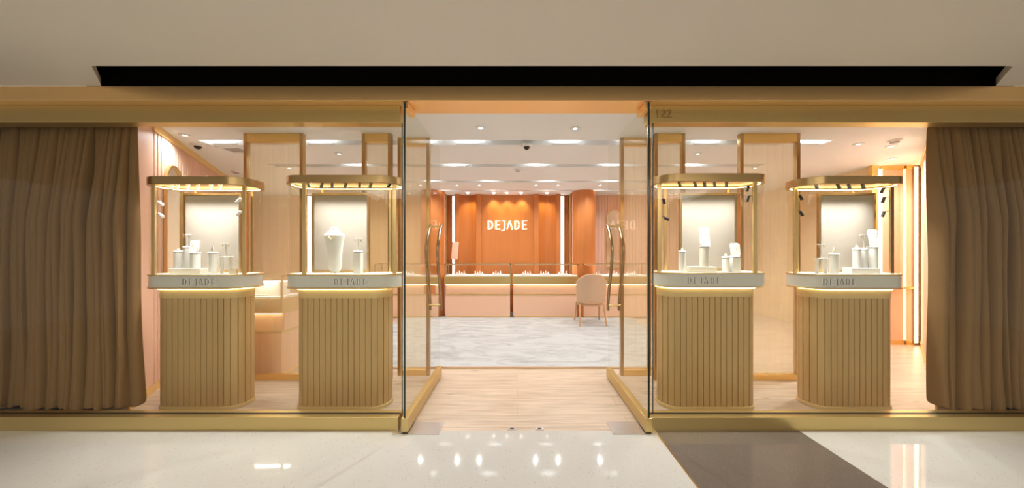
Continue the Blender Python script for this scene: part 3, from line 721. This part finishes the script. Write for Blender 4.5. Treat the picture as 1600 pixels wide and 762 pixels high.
places = ['in the far left counter', 'in the counter left of centre', 'in the counter right of centre', 'in the far right counter', 'in the counter behind the left partition']
for ci, (t_, x0, x1) in enumerate(counters):
    Yc_ = (6.2 if ci < 4 else 3.34)+.165
    for k in range(3 if ci < 4 else 2):
        xx = x0+(x1-x0)*(.22+.28*k)
        t = thing('necklace_tray', '%s white tray with small jewels %s' % (('left', 'middle', 'right')[k], places[ci]), 'jewellery tray', (xx, Yc_, .882), 'white trays inside the glass counters')
        MB().box(xx-.11, xx+.11, Yc_-.08, Yc_+.10, .882, .90).build('tray', 'white', t, bevel=.004)
        n_ = 0
        for q in range(4):
            qx = xx-.075+.05*q
            MB().lathe([(.012, 0), (.012, .03+.02*((q+k) % 2)), (.004, .045+.02*((q+k) % 2))], (qx, Yc_+.03, .90), 12).build('ring_cone', 'white' if (q+k) % 3 else 'pink', t, smooth=50)
xx0, xx1 = PX(399, 3.44), PX(437, 3.44)
tag(recenter(MB().box(xx0, xx1, 3.44, 3.60, .882, PZ(440, 3.44)).build('display_block', 'white', bevel=.004)), 'large white block inside the counter behind the wide left partition', 'display block')
lamp('SPOT', 'counter_lamp', ((xx0+xx1)/2, 3.38, 1.10), 3, (1, .97, .92), parent=counters[4][0], spot_size=2.2, rot=(math.radians(35), 0, 0))  # extra spot added to brighten the white block, no fixture modelled
# tablet on a pole behind the left counter
YT = 6.625; x = PX(710.5, YT); t = thing('tablet_stand', 'peach backed tablet on a slim white pole behind the left end of a back counter', 'tablet stand', (x, YT, .012))
MB().lathe([(.05, 0), (.05, .010), (.012, .016), (.012, 1.30)], (x, YT, .012), 16).build('pole', 'white', t, smooth=40)
b = MB(); zc = PZ(391.5, YT); hw = .062; hh = .19
b.add([(x-hw-.012, YT-.038, zc-hh), (x+hw-.012, YT-.046, zc-hh), (x+hw+.012, YT-.020, zc+hh), (x-hw+.012, YT-.012, zc+hh), (x-hw-.012+.02, YT-.016, zc-hh), (x+hw+.010, YT-.024, zc-hh), (x+hw+.034, YT+.002, zc+hh), (x-hw+.032, YT+.010, zc+hh)],
      [(0,1,2,3), (7,6,5,4), (0,4,5,1), (1,5,6,2), (2,6,7,3), (3,7,4,0)])
b.build('tablet', 'pink_body', t, bevel=.004)

# ================================================================== CHAIR
def chair():
    Y = 5.50; x = PX(927, Y); z0 = .016
    t = thing('dining_chair', 'tan upholstered chair with rounded back and wooden legs, facing the back counters', 'chair', (x, Y, z0))
    W_ = .283
    # curved backrest shell facing +Y (seen from behind)
    b = MB(); vs = []; nu, nv = 20, 14
    def P(u, v, off):
        a_ = -1+2*u; xx = a_*W_; zt_ = .968-.150*abs(a_)**3; zb_ = .435
        z = zb_+(zt_-zb_)*v
        sc_ = 1-.05*(1-v)
        yy = Y+.16*(a_*a_)**1.1+off-(z-.45)*.10
        return (x+xx*sc_, yy, z)
    for off in (0, .055):
        for i in range(nu+1):
            for j in range(nv+1): vs.append(P(i/nu, j/nv, off))
    S = (nu+1)*(nv+1); fs = []
    for i in range(nu):
        for j in range(nv):
            a_ = i*(nv+1)+j; q = (a_, a_+nv+1, a_+nv+2, a_+1); fs.append(q); fs.append(tuple(v+S for v in reversed(q)))
    for i in range(nu):
        for j in (0, nv):
            a_ = i*(nv+1)+j; fs.append((a_, a_+nv+1, a_+nv+1+S, a_+S))
    for j in range(nv):
        for i in (0, nu):
            a_ = i*(nv+1)+j; fs.append((a_, a_+1, a_+1+S, a_+S))
    o = b.add(vs, fs).build('backrest', 'chair', t, smooth=50, bevel=.014, seg=3)
    MB().prism(arc(x, Y+.27, .245, 0, 2*PI, 32)[:-1], .40, .475).build('seat', 'chair', t, smooth=40, bevel=.02, seg=3)
    MB().prism(arc(x, Y+.27, .235, 0, 2*PI, 32)[:-1], .365, .40).build('seat_frame', 'oak', t, smooth=40)
    MB().tube([(x-W_*.93+i*W_*1.86/20, Y-.004+.16*abs(-1+i/10)**2.2+.002, .432) for i in range(21)], .009, 8).build('back_rail', 'oak', t, smooth=50)
    for sx, yt, yb_ in ((-1, .10, 0.0), (1, .10, 0.0), (-1, .42, .50), (1, .42, .50)):
        MB().tube([(x+sx*.222, Y+yt, .40), (x+sx*.234, Y+(yt+yb_)/2, .2), (x+sx*.246, Y+yb_, z0)], [.022, .019, .014], 12).build('leg', 'oak', t, smooth=50)
chair()

# ================================================================== MIRRORS
def arch_mirror(c2d, tdir, nrm, wd, z0, z1, label):
    t = thing('arched_mirror', label, 'mirror', (c2d[0], c2d[1], z0))
    c_ = Vector((c2d[0], c2d[1])); tdir = Vector(tdir).normalized(); nrm = Vector(nrm).normalized()
    def outline(r): return [(-r, z0+(wd/2-r))]+[(r, z0+(wd/2-r))]+[(r*math.cos(a_), z1-wd/2+r*math.sin(a_)) for a_ in [PI*k/24 for k in range(25)]]
    def slab(pts, d0, d1):
        n = len(pts); vs = [(*(c_+tdir*u+nrm*d), z) for d in (d0, d1) for u, z in pts]
        return vs, n
    vs, n = slab(outline(wd/2), .003, .028); vi, _ = slab(outline(wd/2-.022), .003, .028)
    fs = []; k0 = 2*n
    for i in range(n):
        j = (i+1) % n
        fs += [(i, j, n+j, n+i), (k0+j, k0+i, k0+n+i, k0+n+j), (n+i, n+j, k0+n+j, k0+n+i), (j, i, k0+i, k0+j)]
    MB().add(vs+vi, fs).build('frame', 'gold', t)
    vs, n = slab(outline(wd/2-.022), .004, .012)
    MB().add(vs, [tuple(range(n)), tuple(range(2*n-1, n-1, -1))]+[(i, i+n, (i+1) % n+n, (i+1) % n) for i in range(n)]).build('mirror_glass', 'mirror', t)
p = wl(.80); arch_mirror((p.x, p.y), dl, nl, .44, .85, 2.34, 'tall arched mirror on the blush left wall behind the leftmost case')
arch_mirror((PX(961, 6.84), 6.86), (1, 0), (0, -1), .40, 1.0, 2.34, 'arched mirror on the fluted blush back wall, seen through the right door')

# ================================================================== CURTAINS
def curtain(x0, x1, y0, folds, label, seed, flare):
    rnd = random.Random(seed); z1, z0 = 2.455, .10
    # fold centres at top and bottom
    edges_t = [0]; 
    for i in range(folds): edges_t.append(edges_t[-1]+rnd.uniform(.6, 1.4))
    edges_t = [e/edges_t[-1] for e in edges_t]
    edges_b = [min(1, max(0, e+rnd.uniform(-.012, .012))) for e in edges_t]; edges_b[0] = 0; edges_b[-1] = 1
    amp = [rnd.choice([.45, .75, .9, 1.0, 1.12])*rnd.uniform(.92, 1.05) for _ in range(folds)]
    low = [rnd.choice([0, 0, .015, .03]) for _ in range(folds)]
    nu = folds*14; nv = 40; vs = []
    for j in range(nv+1):
        v = j/nv
        for i in range(nu+1):
            k = min(folds-1, i//14); q = (i-k*14)/14
            et = edges_t[k]*(1-v)+edges_b[k]*v; e2 = edges_t[k+1]*(1-v)+edges_b[k+1]*v
            s = et+(e2-et)*q
            A = .115*amp[k]*(.30+.70*min(1, v*3))
            prof_ = abs(math.sin(PI*q))**.6
            y = y0+.075-A*prof_+.006*math.sin(9*v+k*1.7)
            # pinch: overlap of folds sideways
            xs = x0+(x1-x0)*s
            xs += -.17*(e2-et)*(x1-x0)*math.sin(2*PI*q)*(.3+.7*min(1, v*3))+.004*math.sin(3.1*v+k*.6)*v
            if flare > 0: xs += .06*max(0, s-.9)/.1*v**2
            z = z1+(z0-z1)*v
            if v > .8: z -= low[k]*(v-.8)/.2*prof_*.9; y -= .012*((v-.8)/.2)**2*prof_
            vs.append((xs, y, z))
    fs = [(j*(nu+1)+i, j*(nu+1)+i+1, (j+1)*(nu+1)+i+1, (j+1)*(nu+1)+i) for j in range(nv) for i in range(nu)]
    o = MB().add(vs, fs).build('curtain', 'curtain', smooth=180)
    so = o.modifiers.new('thick', 'SOLIDIFY'); so.thickness = .004; so.offset = 1
    ss = o.modifiers.new('soft', 'SUBSURF'); ss.levels = 1; ss.render_levels = 1
    return tag(recenter(o), label, 'curtain')
curtain(-6.55, PX(217, 2.58), 2.505, 74, 'long olive brown curtain hanging in the left shop window', 3, 1)
curtain(PX(1448, 2.58), 6.55, 2.505, 64, 'long olive brown curtain hanging in the right shop window', 5, 0)

# ================================================================== CEILING THINGS
def downlight(px, py, r, label, power=0, group='round recessed ceiling lights', blend=.8, size=2.7, color=(.88, .95, 1)):
    Y = (CZ-EYE)*F/(CY-py); x = PX(px, Y)
    t = thing('downlight', label, 'ceiling light', (x, Y, CZ), group)
    MB().ring(arc(x, Y, r, 0, 2*PI, 28)[:-1], arc(x, Y, r*.40, 0, 2*PI, 28)[:-1], CZ-.008, CZ).build('trim_ring', 'ceil', t, smooth=40, bevel=.002)
    MB().prism(arc(x, Y, r*.38, 0, 2*PI, 24)[:-1], CZ-.004, CZ-.0005).build('lamp_face', 'lampface', t)
    if power: lamp('SPOT', 'downlight_lamp', (x, Y, CZ-.02), power, color, parent=t, spot_size=size, spot_blend=blend, shadow_soft_size=.014)
    return t
DP = 68
downlight(751, 199.5, .053, 'round ceiling light left of the entrance centre', DP)
downlight(898.7, 200.3, .053, 'round ceiling light right of the entrance centre', DP)
downlight(289, 211, .05, 'round ceiling light near the blush left wall', DP*.5)
downlight(1341.7, 224.8, .05, 'round ceiling light at right, leftmost of the three before the niche', DP)
downlight(1392.6, 228, .05, 'round ceiling light at right, nearest the curtain of the three before the niche', DP*1.1)
downlight(1394, 247.8, .05, 'round ceiling light at right, farthest back of the three before the niche', DP*1.1)
for px, lab in ((657, 'small ceiling light seen through the left door'), (714.5, 'small ceiling light left of the sign, leftmost of its row'), (748.6, 'small ceiling light second in the row left of the sign'),
                (837, 'small ceiling light first in the row right of the sign'), (872, 'small ceiling light second in the row right of the sign'), (937.6, 'small ceiling light beside the right door edge')):
    downlight(px, 289, .055, lab, 30)
for px, py, lab in ((452, 262, 'added ceiling light over the aisle behind the wide left partition'), (530, 240, 'added ceiling light above the second display case from the left'),
                    (470, 289, 'small added ceiling light far left near the amber wall'), (560, 289, 'small added ceiling light between the far left one and the left door'),
                    (1180, 262, 'added ceiling light behind the wide right partition'), (1090, 240, 'added ceiling light above the third display case from the left'), (1040, 289, 'small added ceiling light at the far right of the back row')):
    downlight(px, py, .05, lab, 38)  # ceiling lights added to brighten the side areas behind the partitions
for px, lab in ((731.5, 'wall washer lamp over the niche left of the sign'), (772, 'left wall washer lamp above the sign'), (792, 'middle wall washer lamp above the sign'), (814, 'right wall washer lamp above the sign'), (854, 'wall washer lamp over the niche right of the sign')):
    x = X(px, 6.62); t = thing('wall_washer', lab, 'ceiling light', (x, 6.62, CZ), 'yellow wall washers above the sign wall')
    MB().lathe([(.03, -.02), (.034, 0)], (x, 6.62, CZ), 16).build('housing', 'ceil', t, smooth=40)
    MB().prism(arc(x, 6.56, .024, 0, 2*PI, 16)[:-1], CZ-.023, CZ-.0205).build('lamp_face', 'lampface', t)
    lamp('SPOT', 'washer_lamp', (x, 6.62, CZ-.03), 13, (1, .90, .45), parent=t, spot_size=1.45, spot_blend=.9, shadow_soft_size=.02, rot=(math.radians(30), 0, 0))
LW = .9
def slot_light(px, row, half, label, power):
    a, b = rows[row]; Y = (a+b)/2; x = PX(px, Y); 
    t = thing('linear_light', label, 'ceiling light', (x, Y, CZ+.006), 'bright panels in the ceiling slots')
    MB().box(x-half, x+half, b-.022, b-.003, CZ+.006, CZ+.020).build('housing', 'ceil', t, bevel=.002)
    MB().box(x-half*.45, x+half*.45, a+.03, b-.03, CZ+.072, CZ+.084).build('lamp_face', 'slotface', t)
    lamp('AREA', 'slot_lamp', (x, Y+.03, CZ+.022), power, (.98, .99, 1), half*1.5, .03, rot=(PI, 0, 0), parent=t)
nth = ['first', 'second', 'third', 'fourth', 'fifth', 'sixth', 'seventh', 'eighth']
for r_, (lst, half, nm) in enumerate((([342, 496, 663, 731, 884, 987, 1109, 1270], .15, 'front ceiling slot'), ([555, 710, 839, 958, 1084], .16, 'second ceiling slot'),
                                      ([585, 672, 763, 857, 956, 1050], .15, 'third ceiling slot'), ([610, 693.5, 773.5, 853.6, 935, 1020], .17, 'rear ceiling slot'))):  # outer panels of third slot and leftmost rear one added to brighten the sides
    for k, px in enumerate(lst):
        hf = half*(.55 if px in (663, 987) else 1)
        slot_light(px, r_, hf, 'bright panel, %s from the left in the %s' % (nth[k], nm), LW*(.5 if px in (663, 987) else 1))
# dome cameras
def dome(px, py, lab, m='black'):
    Y = (CZ-EYE)*F/(CY-py); x = PX(px, Y)
    t = thing('security_camera', lab, 'security camera', (x, Y, CZ-.075), 'dome cameras on the ceiling')
    MB().lathe([(.060, -.028), (.066, -.02), (.066, 0)], (x, Y, CZ), 24).build('base', 'white', t, smooth=40)
    MB().lathe([(.001, -.062), (.018, -.058), (.030, -.046), (.036, -.028)], (x, Y, CZ), 24).build('dome', m, t, smooth=60)
dome(823, 226, 'black and white dome camera on the ceiling over the entrance')
dome(309, 225, 'dome camera on the ceiling near the blush left wall')
def smoke(px, py, lab, r=.06):
    Y = (CZ-EYE)*F/(CY-py); x = PX(px, Y)
    t = thing('smoke_detector', lab, 'smoke detector', (x, Y, CZ-.04), 'white ceiling detectors')
    MB().lathe([(r*.9, -.02), (r, -.012), (r, 0)], (x, Y, CZ), 24).build('base', 'white', t, smooth=40)
    MB().lathe([(r*.3, -.040), (r*.6, -.034), (r*.65, -.02)], (x, Y, CZ), 24).build('sensor_cap', 'ceil_slot', t, smooth=40)
smoke(809, 264.5, 'white smoke detector on the ceiling left of the dome camera, farther back')
smoke(1398, 219, 'white detector on the ceiling next to the right curtain')
smoke(369, 267.5, 'white detector on the ceiling above the leftmost case')
Y = 3.56; x = PX(363, 3.60)
t = thing('ceiling_vent', 'square white ceiling vent above the leftmost case', 'vent', (PX(363, 3.62), 3.72, CZ))
x = PX(364, 3.72)
MB().ring([(x-.15, 3.64), (x+.15, 3.64), (x+.15, 3.90), (x-.15, 3.90)], [(x-.11, 3.68), (x+.11, 3.68), (x+.11, 3.86), (x-.11, 3.86)], CZ-.01, CZ).build('frame', 'ceil', t)
for k in range(4): MB().box(x-.105, x+.105, 3.69+.042*k, 3.705+.042*k, CZ-.008, CZ-.001).build('slat', 'ceil_slot', t)

for o in bpy.data.objects:
    if '_w' in o: del o['_w']
